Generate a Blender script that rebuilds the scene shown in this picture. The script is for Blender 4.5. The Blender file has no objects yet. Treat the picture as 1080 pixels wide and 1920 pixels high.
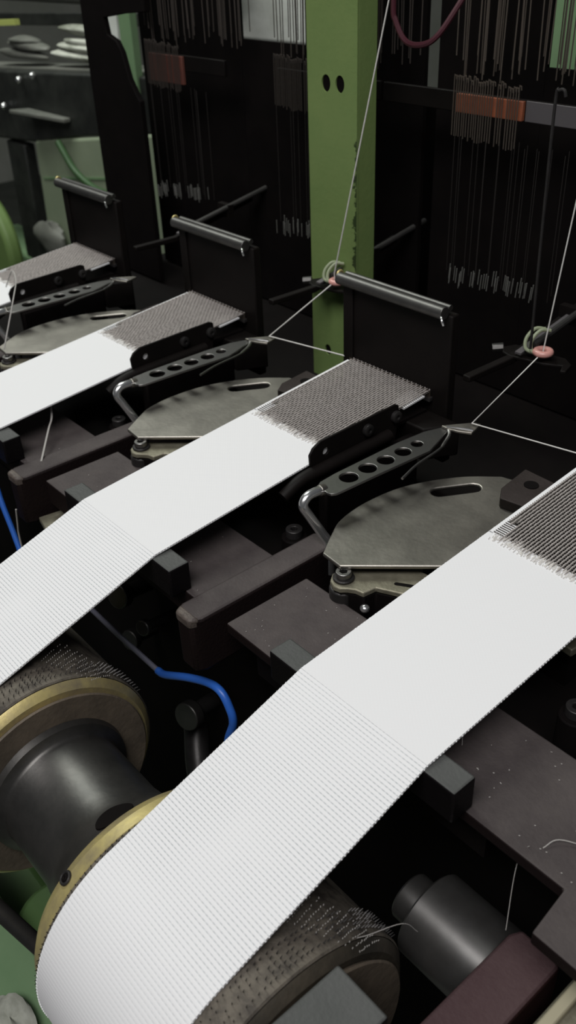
import bpy, bmesh, math, random
from mathutils import Vector, Matrix
from mathutils.geometry import tessellate_polygon
random.seed(7)
S = 0.155            # metres per head pitch; every length below is in head pitches
PI = math.pi
sc = bpy.context.scene
COL = sc.collection

# ---------------------------------------------------------------- camera
RC = [[0.652044, 0.757306, -0.036416], [0.400061, -0.384459, -0.831951], [-0.644042, 0.527900, -0.553653]]
CP = (1.68771, -1.38336, 1.45085)
FPX = 1695.74
cd = bpy.data.cameras.new('camera'); cam = bpy.data.objects.new('camera', cd); COL.objects.link(cam)
cam.matrix_world = Matrix(((RC[0][0], -RC[1][0], -RC[2][0], CP[0]*S),
                           (RC[0][1], -RC[1][1], -RC[2][1], CP[1]*S),
                           (RC[0][2], -RC[1][2], -RC[2][2], CP[2]*S), (0, 0, 0, 1)))
cd.sensor_fit = 'VERTICAL'; cd.sensor_height = 36; cd.lens = FPX/1920*36
cd.clip_start = 0.01; cd.clip_end = 60
cd.dof.use_dof = True; cd.dof.focus_distance = 2.35*S; cd.dof.aperture_fstop = 20
sc.camera = cam
# ---------------------------------------------------------------- world, lamps, exposure
w = bpy.data.worlds.new('world'); sc.world = w; w.use_nodes = True
w.node_tree.nodes['Background'].inputs[0].default_value = (0.86, 0.93, 1.0, 1)
w.node_tree.nodes['Background'].inputs[1].default_value = 0.045
sc.view_settings.view_transform = 'Standard'; sc.view_settings.look = 'None'
sc.view_settings.gamma = 1; sc.view_settings.use_curve_mapping = False
sc.view_settings.exposure = 0.0
def lamp(name, loc, aim, sx, sy, watts, col):
    l = bpy.data.lights.new(name, 'AREA'); l.shape = 'RECTANGLE'; l.size = sx*S; l.size_y = sy*S
    l.energy = watts; l.color = col
    o = bpy.data.objects.new(name, l); COL.objects.link(o)
    o.location = Vector(loc)*S
    o.rotation_euler = (Vector(aim)-Vector(loc)).to_track_quat('-Z', 'Y').to_euler()
    return o
lamp('aisle_lamp', (2.6, -4.8, 8.5), (0.2, -0.3, 0), 8, 3.5, 17.5, (1.0, 0.985, 0.975))
lamp('background_fill_lamp', (-7.5, 0.9, 8.0), (-7.5, 3.6, -0.5), 8, 2.5, 17, (0.95, 1.0, 0.93))  # unseen fill lamp, added to brighten the machine behind

# ---------------------------------------------------------------- materials
def mat(name, col, rough=0.5, metal=0.0, col2=None, nscale=20, ndet=6, mixlo=0.35, mixhi=0.65, bump=0.0, bscale=200,
        spec=0.5, stretch=None, rvar=0.0, sheen=0.0):
    m = bpy.data.materials.new(name); m.use_nodes = True
    nt = m.node_tree; N = nt.nodes; L = nt.links; b = N['Principled BSDF']
    b.inputs['Base Color'].default_value = (*col, 1); b.inputs['Roughness'].default_value = rough
    b.inputs['Metallic'].default_value = metal; b.inputs['Specular IOR Level'].default_value = spec
    if sheen: b.inputs['Sheen Weight'].default_value = sheen
    tc = N.new('ShaderNodeTexCoord'); mp = N.new('ShaderNodeMapping'); L.new(tc.outputs['Object'], mp.inputs[0])
    if stretch: mp.inputs['Scale'].default_value = stretch
    if col2 is not None:
        n = N.new('ShaderNodeTexNoise'); n.inputs['Scale'].default_value = nscale/S; n.inputs['Detail'].default_value = ndet
        n.inputs['Roughness'].default_value = 0.65; L.new(mp.outputs[0], n.inputs['Vector'])
        r = N.new('ShaderNodeValToRGB'); e = r.color_ramp.elements
        e[0].position = mixlo; e[0].color = (*col, 1); e[1].position = mixhi; e[1].color = (*col2, 1)
        L.new(n.outputs['Fac'], r.inputs[0]); L.new(r.outputs[0], b.inputs['Base Color'])
        if rvar:
            mr = N.new('ShaderNodeMapRange'); mr.inputs['To Min'].default_value = rough-rvar; mr.inputs['To Max'].default_value = rough+rvar
            L.new(n.outputs['Fac'], mr.inputs['Value']); L.new(mr.outputs[0], b.inputs['Roughness'])
    if bump:
        n2 = N.new('ShaderNodeTexNoise'); n2.inputs['Scale'].default_value = bscale/S; n2.inputs['Detail'].default_value = 4
        L.new(mp.outputs[0], n2.inputs['Vector'])
        bp = N.new('ShaderNodeBump'); bp.inputs['Strength'].default_value = bump; bp.inputs['Distance'].default_value = 0.0005
        L.new(n2.outputs['Fac'], bp.inputs['Height']); L.new(bp.outputs[0], b.inputs['Normal'])
    return m
M = {}
M['steel'] = mat('brushed_steel', (0.34, 0.32, 0.29), 0.44, 1.0, (0.43, 0.405, 0.365), 6, bump=0.15, bscale=60, rvar=0.06)
M['arm_steel'] = mat('arm_steel', (0.27, 0.265, 0.26), 0.38, 1.0, (0.31, 0.30, 0.29), 10, bump=0.1, bscale=80)
M['chrome'] = mat('polished_rod', (0.70, 0.70, 0.70), 0.24, 0.9)
M['dark_steel'] = mat('blackened_steel', (0.035, 0.033, 0.033), 0.42, 0.6, (0.06, 0.056, 0.055), 12, bump=0.2, bscale=90)
M['bar'] = mat('bar_steel', (0.050, 0.052, 0.052), 0.55, 0.2, (0.066, 0.066, 0.066), 15, bump=0.2, bscale=120)
M['black'] = mat('near_black', (0.0035, 0.0025, 0.0025), 0.75, 0, (0.006, 0.0045, 0.0042), 4, spec=0.10)  # near-black tone for dark parts and the filler plates
M['box'] = mat('black_lacquer', (0.0055, 0.0045, 0.004), 0.55, 0, (0.009, 0.007, 0.0065), 5, spec=0.14)
M['bed'] = mat('dusty_brown_iron', (0.040, 0.031, 0.031), 0.7, 0, (0.056, 0.045, 0.045), 7, bump=0.5, bscale=110)
M['redbrown'] = mat('red_brown_iron', (0.045, 0.022, 0.022), 0.6, 0, (0.075, 0.045, 0.042), 14, bump=0.5, bscale=70)
M['cast'] = mat('aged_casting', (0.20, 0.185, 0.135), 0.5, 0.5, (0.30, 0.28, 0.21), 20, bump=0.3, bscale=100)
M['hub'] = mat('turned_hub', (0.075, 0.073, 0.07), 0.40, 0.8, (0.11, 0.105, 0.10), 9, bump=0.1, bscale=60)
M['grime'] = mat('grimy_disc', (0.035, 0.031, 0.024), 0.6, 0.3, (0.075, 0.062, 0.045), 8, bump=0.4, bscale=60)
M['disc'] = mat('brown_cast_disc', (0.20, 0.16, 0.12), 0.55, 0.2, (0.11, 0.09, 0.07), 6, bump=0.4, bscale=60)
M['rod'] = mat('dull_rod', (0.10, 0.097, 0.094), 0.45, 0.85, (0.14, 0.135, 0.13), 12)
M['shaft'] = mat('oiled_shaft', (0.15, 0.145, 0.14), 0.32, 0.85, (0.20, 0.195, 0.19), 9)
M['castpale'] = mat('pale_ridge', (0.42, 0.38, 0.27), 0.5, 0.2)
M['brass'] = mat('worn_brass', (0.66, 0.55, 0.24), 0.42, 0.55, (0.36, 0.30, 0.2), 14, mixlo=0.4, mixhi=0.75, bump=0.15, bscale=60)
M['pinstrip'] = mat('pin_cloth', (0.15, 0.13, 0.105), 0.7, 0.3, (0.05, 0.042, 0.036), 22, mixlo=0.4, mixhi=0.66, bump=0.8, bscale=60)
M['pin'] = mat('pin_wire', (0.5, 0.5, 0.46), 0.4, 0.8)
M['thread'] = mat('white_yarn', (0.75, 0.73, 0.70), 0.7)
M['lint'] = mat('grey_lint', (0.42, 0.40, 0.38), 0.9)
M['weaveyarn'] = mat('weave_yarn', (0.36, 0.33, 0.31), 0.55, 0, (0.46, 0.42, 0.40), 40)
M['weft'] = mat('weft_yarn', (0.06, 0.052, 0.047), 0.7)
M['dimwire'] = mat('dim_wire', (0.018, 0.015, 0.013), 0.6)
M['warpeye'] = mat('warp_eye_wire', (0.20, 0.20, 0.185), 0.6)
M['pink'] = mat('pink_ceramic', (0.66, 0.33, 0.29), 0.3, 0, spec=0.6)
M['tie'] = mat('pale_green_tie', (0.30, 0.34, 0.22), 0.45)
M['blue'] = mat('blue_cable', (0.025, 0.12, 0.52), 0.35, 0, (0.035, 0.15, 0.58), 5)
M['greycable'] = mat('faded_cable', (0.16, 0.16, 0.21), 0.4)
M['redcable'] = mat('red_cable', (0.06, 0.010, 0.018), 0.5)
M['orange'] = mat('orange_fibre', (0.30, 0.085, 0.035), 0.6, 0, (0.22, 0.07, 0.035), 25)
M['wire'] = mat('heddle_wire', (0.25, 0.21, 0.175), 0.38, 0.85)
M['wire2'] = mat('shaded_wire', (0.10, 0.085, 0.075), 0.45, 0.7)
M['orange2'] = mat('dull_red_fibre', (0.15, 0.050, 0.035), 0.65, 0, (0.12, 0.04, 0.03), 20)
M['greybar'] = mat('grey_rail', (0.13, 0.12, 0.125), 0.5, 0.4)
M['bg_green'] = mat('pale_green_panel', (0.14, 0.24, 0.12), 0.55, 0, (0.18, 0.28, 0.15), 2)
M['bg_pale'] = mat('pale_green_panel', (0.21, 0.255, 0.17), 0.55, 0, (0.25, 0.29, 0.20), 2)
M['bg_olive'] = mat('olive_green_paint', (0.13, 0.21, 0.06), 0.5, 0, (0.16, 0.24, 0.08), 3)
M['bg_mid'] = mat('mid_green_paint', (0.06, 0.12, 0.035), 0.5, 0, (0.08, 0.15, 0.05), 3)
M['bg_deep'] = mat('deep_green_panel', (0.025, 0.07, 0.02), 0.5, 0, (0.04, 0.1, 0.03), 2)
M['bg_dark'] = mat('dark_machinery', (0.012, 0.013, 0.012), 0.5, 0.2, (0.03, 0.032, 0.028), 4)
M['bg_grey'] = mat('grey_machinery', (0.10, 0.105, 0.09), 0.6, 0, (0.17, 0.17, 0.15), 1.6)
M['bg_white'] = mat('white_fabric_heap', (0.50, 0.51, 0.45), 0.9, 0, (0.14, 0.15, 0.11), 3.0, mixlo=0.42, mixhi=0.62, stretch=(0.5, 1, 2.5))
M['bg_yellow'] = mat('yellow_green_strip', (0.45, 0.50, 0.14), 0.5)
M['floor'] = mat('oiled_concrete', (0.045, 0.05, 0.042), 0.6, 0, (0.08, 0.085, 0.075), 1.5)
M['wallm'] = mat('hall_wall', (0.30, 0.31, 0.27), 0.8, 0, (0.36, 0.36, 0.33), 1.0)

M['lit_white'] = mat('white_enamel', (0.8, 0.82, 0.78), 0.5, 0, (0.55, 0.57, 0.52), 2)
def dusty(name, side, top, top2, rough=0.62):  # upward faces painted paler: dust plus the sheen of overhead light
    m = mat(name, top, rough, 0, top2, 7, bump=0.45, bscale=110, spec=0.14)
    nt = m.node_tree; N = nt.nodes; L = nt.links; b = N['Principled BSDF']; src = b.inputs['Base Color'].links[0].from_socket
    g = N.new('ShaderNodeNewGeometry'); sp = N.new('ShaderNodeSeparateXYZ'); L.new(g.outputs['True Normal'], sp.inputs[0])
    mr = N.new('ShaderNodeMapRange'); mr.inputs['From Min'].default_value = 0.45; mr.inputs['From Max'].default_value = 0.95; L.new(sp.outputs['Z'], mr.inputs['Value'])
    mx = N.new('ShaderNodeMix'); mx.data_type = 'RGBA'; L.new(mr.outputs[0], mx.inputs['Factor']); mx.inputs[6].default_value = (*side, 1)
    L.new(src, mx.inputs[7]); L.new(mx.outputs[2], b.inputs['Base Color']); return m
M['bed'] = dusty('dust_sheen_top_iron', (0.010, 0.006, 0.006), (0.064, 0.054, 0.054), (0.088, 0.075, 0.073))
M['bar'] = dusty('dust_sheen_top_bar', (0.005, 0.004, 0.0045), (0.080, 0.083, 0.080), (0.098, 0.100, 0.097), 0.5)
M['redbrown'] = dusty('dust_sheen_top_red_iron', (0.020, 0.008, 0.008), (0.060, 0.034, 0.037), (0.080, 0.050, 0.052), 0.6)
M['clamp'] = dusty('dust_sheen_top_clamp', (0.008, 0.006, 0.005), (0.030, 0.024, 0.022), (0.042, 0.034, 0.032), 0.6)
def mat_column():
    m = mat('green_paint', (0.165, 0.250, 0.082), 0.5, 0, (0.20, 0.28, 0.095), 3, bump=0.25, bscale=60)
    nt = m.node_tree; N = nt.nodes; L = nt.links; b = N['Principled BSDF']
    src = b.inputs['Base Color'].links[0].from_socket
    tc = N.new('ShaderNodeTexCoord'); sp = N.new('ShaderNodeSeparateXYZ'); L.new(tc.outputs['Object'], sp.inputs[0])
    n = N.new('ShaderNodeTexNoise'); n.inputs['Scale'].default_value = 22/S; n.inputs['Detail'].default_value = 8; n.inputs['Roughness'].default_value = .75
    L.new(tc.outputs['Object'], n.inputs['Vector'])
    # chipped paint along the right arris: distance from x = edge
    ed = N.new('ShaderNodeMath'); ed.operation = 'SUBTRACT'; ed.inputs[0].default_value = 0.1345*S; L.new(sp.outputs['X'], ed.inputs[1])
    mr = N.new('ShaderNodeMapRange'); mr.inputs['From Min'].default_value = 0; mr.inputs['From Max'].default_value = 0.045*S
    mr.inputs['To Min'].default_value = 0.15; mr.inputs['To Max'].default_value = -0.15; L.new(ed.outputs[0], mr.inputs['Value'])
    zz = N.new('ShaderNodeMapRange'); zz.inputs['From Min'].default_value = 1.38*S; zz.inputs['From Max'].default_value = 1.0*S
    zz.inputs['To Min'].default_value = -0.24; zz.inputs['To Max'].default_value = 0.0; L.new(sp.outputs['Z'], zz.inputs['Value'])
    a = N.new('ShaderNodeMath'); a.operation = 'ADD'; L.new(mr.outputs[0], a.inputs[0]); L.new(zz.outputs[0], a.inputs[1])
    a2 = N.new('ShaderNodeMath'); a2.operation = 'ADD'; L.new(a.outputs[0], a2.inputs[0]); L.new(n.outputs['Fac'], a2.inputs[1])
    g = N.new('ShaderNodeMapRange'); g.inputs['From Min'].default_value = 0.535; g.inputs['From Max'].default_value = 0.565
    L.new(a2.outputs[0], g.inputs['Value'])
    ge = N.new('ShaderNodeNewGeometry'); s2 = N.new('ShaderNodeSeparateXYZ'); L.new(ge.outputs['True Normal'], s2.inputs[0])
    fn = N.new('ShaderNodeMapRange'); fn.inputs['From Min'].default_value = -0.3; fn.inputs['From Max'].default_value = -0.6; L.new(s2.outputs['Y'], fn.inputs['Value'])
    g2 = N.new('ShaderNodeMath'); g2.operation = 'MULTIPLY'; L.new(g.outputs[0], g2.inputs[0]); L.new(fn.outputs[0], g2.inputs[1]); g = g2
    mx = N.new('ShaderNodeMix'); mx.data_type = 'RGBA'; L.new(g.outputs[0], mx.inputs['Factor'])
    L.new(src, mx.inputs[6]); mx.inputs[7].default_value = (0.03, 0.05, 0.015, 1); L.new(mx.outputs[2], b.inputs['Base Color'])
    return m
M['column'] = mat_column()

def mat_fabric(name, ribs):
    m = bpy.data.materials.new(name); m.use_nodes = True
    nt = m.node_tree; N = nt.nodes; L = nt.links; b = N['Principled BSDF']
    b.inputs['Roughness'].default_value = 0.75; b.inputs['Specular IOR Level'].default_value = 0.3
    b.inputs['Sheen Weight'].default_value = 0.15
    uv = N.new('ShaderNodeUVMap'); sp = N.new('ShaderNodeSeparateXYZ'); L.new(uv.outputs[0], sp.inputs[0])
    def wave(sock, per, ph=None):
        mu = N.new('ShaderNodeMath'); mu.operation = 'MULTIPLY'; mu.inputs[1].default_value = 2*PI/per; L.new(sock, mu.inputs[0])
        s = mu.outputs[0]
        if ph is not None:
            ad = N.new('ShaderNodeMath'); ad.operation = 'ADD'; L.new(s, ad.inputs[0]); L.new(ph, ad.inputs[1]); s = ad.outputs[0]
        c = N.new('ShaderNodeMath'); c.operation = 'COSINE'; L.new(s, c.inputs[0]); return c.outputs[0]
    base = (0.83, 0.825, 0.84, 1)
    if ribs:
        nz = N.new('ShaderNodeTexNoise'); nz.inputs['Scale'].default_value = 9; nz.inputs['Detail'].default_value = 5
        L.new(uv.outputs[0], nz.inputs['Vector'])
        ph = N.new('ShaderNodeMath'); ph.operation = 'MULTIPLY'; ph.inputs[1].default_value = 14; L.new(nz.outputs['Fac'], ph.inputs[0])
        cv = wave(sp.outputs['Y'], 0.0098)
        cu = wave(sp.outputs['X'], 0.0122, ph.outputs[0])
        gv = N.new('ShaderNodeMapRange'); gv.inputs['From Min'].default_value = 0.55; gv.inputs['From Max'].default_value = 0.95; L.new(cv, gv.inputs['Value'])
        gu = N.new('ShaderNodeMapRange'); gu.inputs['From Min'].default_value = -1.0; gu.inputs['From Max'].default_value = 0.7; L.new(cu, gu.inputs['Value'])
        gu.inputs['To Min'].default_value = 0.5
        pr = N.new('ShaderNodeMath'); pr.operation = 'MULTIPLY'; L.new(gv.outputs[0], pr.inputs[0]); L.new(gu.outputs[0], pr.inputs[1])
        n3 = N.new('ShaderNodeTexNoise'); n3.inputs['Scale'].default_value = 4; n3.inputs['Detail'].default_value = 3; L.new(uv.outputs[0], n3.inputs['Vector'])
        mr = N.new('ShaderNodeMapRange'); mr.inputs['From Min'].default_value = 0.3; mr.inputs['From Max'].default_value = 0.6; mr.inputs['To Min'].default_value = 0.45; L.new(n3.outputs['Fac'], mr.inputs['Value'])
        p2 = N.new('ShaderNodeMath'); p2.operation = 'MULTIPLY'; L.new(pr.outputs[0], p2.inputs[0]); L.new(mr.outputs[0], p2.inputs[1])
        fd = N.new('ShaderNodeMapRange'); fd.inputs['From Min'].default_value = 0.5; fd.inputs['From Max'].default_value = 0.78; fd.inputs['To Min'].default_value = 1.0; fd.inputs['To Max'].default_value = 0.3; L.new(sp.outputs['Y'], fd.inputs['Value'])
        p3 = N.new('ShaderNodeMath'); p3.operation = 'MULTIPLY'; L.new(p2.outputs[0], p3.inputs[0]); L.new(fd.outputs[0], p3.inputs[1]); p2 = p3
        mx = N.new('ShaderNodeMix'); mx.data_type = 'RGBA'; L.new(p2.outputs[0], mx.inputs['Factor'])
        mx.inputs[6].default_value = base; mx.inputs[7].default_value = (0.46, 0.48, 0.50, 1); L.new(mx.outputs[2], b.inputs['Base Color'])
    else:
        b.inputs['Base Color'].default_value = base
        cv = wave(sp.outputs['Y'], 0.0098); cu = wave(sp.outputs['X'], 0.0122)
        pr = N.new('ShaderNodeMath'); pr.operation = 'MULTIPLY'; L.new(cv, pr.inputs[0]); L.new(cu, pr.inputs[1])
        bp = N.new('ShaderNodeBump'); bp.inputs['Strength'].default_value = 0.10; bp.inputs['Distance'].default_value = 0.0001
        L.new(pr.outputs[0], bp.inputs['Height']); L.new(bp.outputs[0], b.inputs['Normal'])
    return m
M['plain'] = mat_fabric('plain_tape_cloth', False)
M['ribbed'] = mat_fabric('ribbed_tape_cloth', True)

# ---------------------------------------------------------------- mesh helpers (all in head pitches)
class MB:
    def __init__(s): s.v = []; s.f = []; s.uv = None
    def add(s, vs, fs):
        n = len(s.v); s.v += [tuple(v) for v in vs]; s.f += [tuple(i+n for i in f) for f in fs]; return s
    def box(s, x0, x1, y0, y1, z0, z1):
        vs = [(x, y, z) for z in (z0, z1) for y in (y0, y1) for x in (x0, x1)]
        return s.add(vs, [(0, 2, 3, 1), (4, 5, 7, 6), (0, 1, 5, 4), (2, 6, 7, 3), (0, 4, 6, 2), (1, 3, 7, 5)])
    def tube(s, pts, r, n=10, caps=True):
        pts = [Vector(p) for p in pts]; k = len(pts)
        rs = r if isinstance(r, (list, tuple)) else [r]*k
        tang = []
        for i in range(k):
            a = pts[max(i-1, 0)]; b = pts[min(i+1, k-1)]; tang.append((b-a).normalized())
        up = Vector((0, 0, 1)) if abs(tang[0].z) < 0.9 else Vector((1, 0, 0))
        nrm = tang[0].cross(up).normalized(); vs = []; fs = []
        for i in range(k):
            nrm = (nrm - tang[i]*nrm.dot(tang[i])).normalized(); bi = tang[i].cross(nrm)
            for j in range(n):
                a = 2*PI*j/n; vs.append(pts[i]+(nrm*math.cos(a)+bi*math.sin(a))*rs[i])
        for i in range(k-1):
            for j in range(n):
                a = i*n+j; b = i*n+(j+1) % n; fs.append((a, b, b+n, a+n))
        if caps: fs.append(tuple(range(n-1, -1, -1))); fs.append(tuple((k-1)*n+j for j in range(n)))
        return s.add(vs, fs)
    def lathe(s, prof, cy, cz, n=64, closed=True, a0=0, a1=2*PI):   # profile of (x, r), axis along x
        full = abs(a1-a0-2*PI) < 1e-6; m = n if full else n+1; vs = []; fs = []; k = len(prof)
        for i in range(m):
            a = a0+(a1-a0)*i/n
            for (x, r) in prof: vs.append((x, cy+r*math.cos(a), cz+r*math.sin(a)))
        for i in range(n):
            ii = (i+1) % m
            for j in range(k if closed else k-1):
                jj = (j+1) % k; fs.append((i*k+j, i*k+jj, ii*k+jj, ii*k+j))
        return s.add(vs, fs)
    def prism(s, outer, lo, hi, axis='z', holes=()):
        loops = [list(outer)]+[list(h) for h in holes]
        flat = [p for l in loops for p in l]; n = len(flat)
        if holes:
            bm = bmesh.new(); bv = [bm.verts.new((p[0], p[1], 0)) for p in flat]; bm.verts.index_update(); k = 0; ed = []
            for l in loops:
                for i in range(len(l)): ed.append(bm.edges.new((bv[k+i], bv[k+(i+1) % len(l)])))
                k += len(l)
            bmesh.ops.triangle_fill(bm, use_beauty=True, use_dissolve=False, edges=ed)
            bm.verts.index_update(); tri = [tuple(v.index for v in f.verts) for f in bm.faces]; bm.free()
        else:
            tri = [tuple(range(n))]
        def P(p, h):
            return {'z': (p[0], p[1], h), 'y': (p[0], h, p[1]), 'x': (h, p[0], p[1])}[axis]
        vs = [P(p, lo) for p in flat]+[P(p, hi) for p in flat]
        fs = [tuple(t) for t in tri]+[tuple(i+n for i in reversed(t)) for t in tri]
        o = 0
        for l in loops:
            for i in range(len(l)):
                a = o+i; b = o+(i+1) % len(l); fs.append((a, b, b+n, a+n))
            o += len(l)
        return s.add(vs, fs)
    def torus(s, c, R, r, axis=(0, 0, 1), n=28, m=12, sy=1.0):
        q = Vector((0, 0, 1)).rotation_difference(Vector(axis)); c = Vector(c); vs = []; fs = []
        for i in range(n):
            a = 2*PI*i/n
            for j in range(m):
                b = 2*PI*j/m; p = Vector(((R+r*math.cos(b))*math.cos(a), (R+r*math.cos(b))*math.sin(a)*sy, r*math.sin(b)))
                vs.append(c+q @ p)
        for i in range(n):
            for j in range(m): fs.append((i*m+j, ((i+1) % n)*m+j, ((i+1) % n)*m+(j+1) % m, i*m+(j+1) % m))
        return s.add(vs, fs)
    def blob(s, c, rx, ry, rz, n=14, rough=0.15, seed=0):
        rd = random.Random(seed); ph = [rd.uniform(0, 6) for _ in range(6)]; vs = []; fs = []; k = n//2+1
        for i in range(k):
            t = PI*i/(k-1)
            for j in range(n):
                a = 2*PI*j/n; q = 1+rough*(math.sin(2*a+ph[0]+2*t)+math.sin(3*a+ph[1]-t)*.6+math.sin(5*t+ph[2]+a)*.5)
                vs.append((c[0]+rx*q*math.sin(t)*math.cos(a), c[1]+ry*q*math.sin(t)*math.sin(a), c[2]+rz*q*math.cos(t)))
        for i in range(k-1):
            for j in range(n): fs.append((i*n+j, i*n+(j+1) % n, (i+1)*n+(j+1) % n, (i+1)*n+j))
        return s.add(vs, fs)

def circ(cx, cy, r, n=20, ry=None, ang=0, rev=True):
    ry = r if ry is None else ry; o = []
    for i in range(n):
        a = 2*PI*i/n*(-1 if rev else 1); x = r*math.cos(a); y = ry*math.sin(a)
        o.append((cx+x*math.cos(ang)-y*math.sin(ang), cy+x*math.sin(ang)+y*math.cos(ang)))
    return o
def smooth(pts, n=6):
    P = [Vector(p) for p in pts]; P = [P[0]*2-P[1]]+P+[P[-1]*2-P[-2]]; o = []
    for i in range(1, len(P)-2):
        for k in range(n):
            t = k/n; a, b, c, d = P[i-1], P[i], P[i+1], P[i+2]
            o.append(0.5*((2*b)+(c-a)*t+(2*a-5*b+4*c-d)*t*t+(3*b-a-3*c+d)*t**3))
    o.append(P[-2]); return o
def root(name, loc):
    o = bpy.data.objects.new(name, None); COL.objects.link(o); o.location = Vector(loc)*S; o.empty_display_size = 0.01; return o
def obj(name, mb, m, parent=None, bevel=0.0, sharp=35, loc=None, uv=None):
    base = Vector(loc) if loc is not None else Vector((0, 0, 0)); p = parent; off = Vector((0, 0, 0))
    while p is not None: off += p.location/S; p = p.parent
    o0 = off+base
    me = bpy.data.meshes.new(name)
    me.from_pydata([((v[0]-o0.x)*S, (v[1]-o0.y)*S, (v[2]-o0.z)*S) for v in mb.v], [], mb.f)
    bm = bmesh.new(); bm.from_mesh(me); bmesh.ops.recalc_face_normals(bm, faces=bm.faces); bm.to_mesh(me); bm.free()
    if uv:
        lay = me.uv_layers.new(name='UVMap')
        for l in me.loops: lay.data[l.index].uv = uv[l.vertex_index]
    me.polygons.foreach_set('use_smooth', [True]*len(me.polygons)); me.set_sharp_from_angle(angle=math.radians(sharp))
    me.materials.append(m)
    o = bpy.data.objects.new(name, me); COL.objects.link(o); o.location = base*S
    if parent is not None: o.parent = parent
    if bevel:
        b = o.modifiers.new('bevel', 'BEVEL'); b.width = bevel*S; b.segments = 2; b.limit_method = 'ANGLE'; b.angle_limit = math.radians(40)
    return o
def tag(o, label=None, cat=None, group=None, kind=None):
    if label: o['label'] = label
    if cat: o['category'] = cat
    if group: o['group'] = group
    if kind: o['kind'] = kind
    return o
def solo(name, mb, m, label, cat, group=None, kind=None, bevel=0, loc=None):
    if loc is None:
        k = len(mb.v); loc = (sum(v[0] for v in mb.v)/k, sum(v[1] for v in mb.v)/k, min(v[2] for v in mb.v))
    return tag(obj(name, mb, m, None, bevel, loc=loc), label, cat, group, kind)
def copy_tree(o, dx=0.0, parent=None):
    c = o.copy(); COL.objects.link(c)
    if parent is not None: c.parent = parent
    else: c.location = o.location+Vector((dx*S, 0, 0))
    for ch in list(o.children): copy_tree(ch, 0, c)
    return c
def repeat(o, items):   # items: (shift, label)
    out = []
    for dx, lab in items:
        c = copy_tree(o, dx); c['label'] = lab; out.append(c)
    return out

# ================================================================ the setting
FL = -5.2
tag(obj('floor', MB().box(-26, 16, -12, 22, FL-0.2, FL), M['floor']), kind='structure')
tag(obj('wall_back', MB().box(-26, 16, 21.8, 22, FL, 14), M['wallm']), kind='structure')
tag(obj('wall_left', MB().box(-26.2, -26, -12, 22, FL, 14), M['wallm']), kind='structure')

# ---------------------------------------------------------------- loom body, dark plates added for the shade inside it
body = root('loom_body', (-0.6, 0.9, FL))
tag(body, 'added black filler plates for the shade under and behind the white tapes', 'machine')
obj('shade_fill_plate', MB().box(-3.1, 2.3, -0.06, 2.6, -0.42, -0.30), M['black'], body, 0.01)
obj('shade_fill_front', MB().box(-3.1, 2.3, -0.15, -0.05, -3.2, -0.30), M['black'], body, 0.01)
obj('shade_backing', MB().box(-2.95, 2.3, 1.95, 2.0, -0.3, 0.62), M['black'], body)
obj('upper_housing', MB().box(-2.95, 2.3, 1.7, 1.78, 0.62, 0.80), M['box'], body)
for x in (-2.9, 2.1):
    obj('leg', MB().box(x-0.1, x+0.1, 0.3, 0.6, FL, -0.42), M['black'], body, 0.01)
    obj('leg', MB().box(x-0.1, x+0.1, 1.9, 2.2, FL, -0.42), M['black'], body, 0.01)

# ---------------------------------------------------------------- tapes
W0, W1 = 0.500, 0.890
CY, CZ, RR = -0.842, -0.495, 0.323
KY, KZ = -0.391, -0.014
def zup(y): return KZ+(y-KY)*0.094
def grid(mb, us, prof, fn=None, thick=0.006):
    uv = []; vs = []; fs = []; nu = len(us); nv = len(prof)
    for (y, z, ny, nz, s) in prof:
        for u in us:
            h = fn(u, s) if fn else 0
            vs.append((u, y+ny*h, z+nz*h)); uv.append((u, s))
    for (y, z, ny, nz, s) in prof:
        for u in us: vs.append((u, y-ny*thick, z-nz*thick)); uv.append((u, s))
    k = nu*nv
    for i in range(nv-1):
        for j in range(nu-1):
            a = i*nu+j; fs.append((a, a+1, a+nu+1, a+nu)); fs.append((k+a, k+a+nu, k+a+nu+1, k+a+1))
        fs.append((i*nu, (i+1)*nu, k+(i+1)*nu, k+i*nu)); a = i*nu+nu-1; fs.append((a, k+a, k+a+nu, a+nu))
    for j in range(nu-1):
        fs.append((j, k+j, k+j+1, j+1)); a = (nv-1)*nu+j; fs.append((a, a+1, k+a+1, k+a))
    mb.add(vs, fs); return uv
TLAB = 'white woven tape running '
tape = root('woven_tape', (0.695, KY, KZ))
tag(tape, 'nearest and widest white woven tape, running down into the bottom of the picture', 'tape', 'white tapes running off the loom')
def prof_up(y0, y1, n):
    o = []
    for i in range(n+1):
        y = y0+(y1-y0)*i/n; o.append((y, zup(y), -0.094, 0.996, -(y-KY)))
    return o
mb = MB(); us = [W0+(W1-W0)*i/24 for i in range(25)]
uv = grid(mb, us, prof_up(KY, 0.285, 40)); obj('plain_section', mb, M['plain'], tape, uv=uv)
# the ribbed run: straight to the roller, then round it
rel = (KY-CY, KZ-CZ); dd = math.hypot(*rel); ph = math.asin(RR/dd); a_c = math.atan2(rel[1], rel[0]); a_t = a_c+(PI/2-ph)
ty, tz = CY+RR*math.cos(a_t), CZ+RR*math.sin(a_t)
ln = math.hypot(ty-KY, tz-KZ); PV = 0.0098
NV = 6; prof = []; s = 0.0; ds = PV/NV; wrap = math.radians(165)
total = ln+RR*wrap; ns = int(total/ds)
for i in range(ns+1):
    s = i*ds
    if s <= ln:
        t = s/ln; prof.append((KY+(ty-KY)*t, KZ+(tz-KZ)*t, math.cos(a_t), math.sin(a_t), s))
    else:
        a = a_t+(s-ln)/RR; prof.append((CY+RR*math.cos(a), CZ+RR*math.sin(a), math.cos(a), math.sin(a), s))
PU = 0.0122; nu = 32*4
us = [W0+(W1-W0)*i/nu for i in range(nu+1)]
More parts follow.
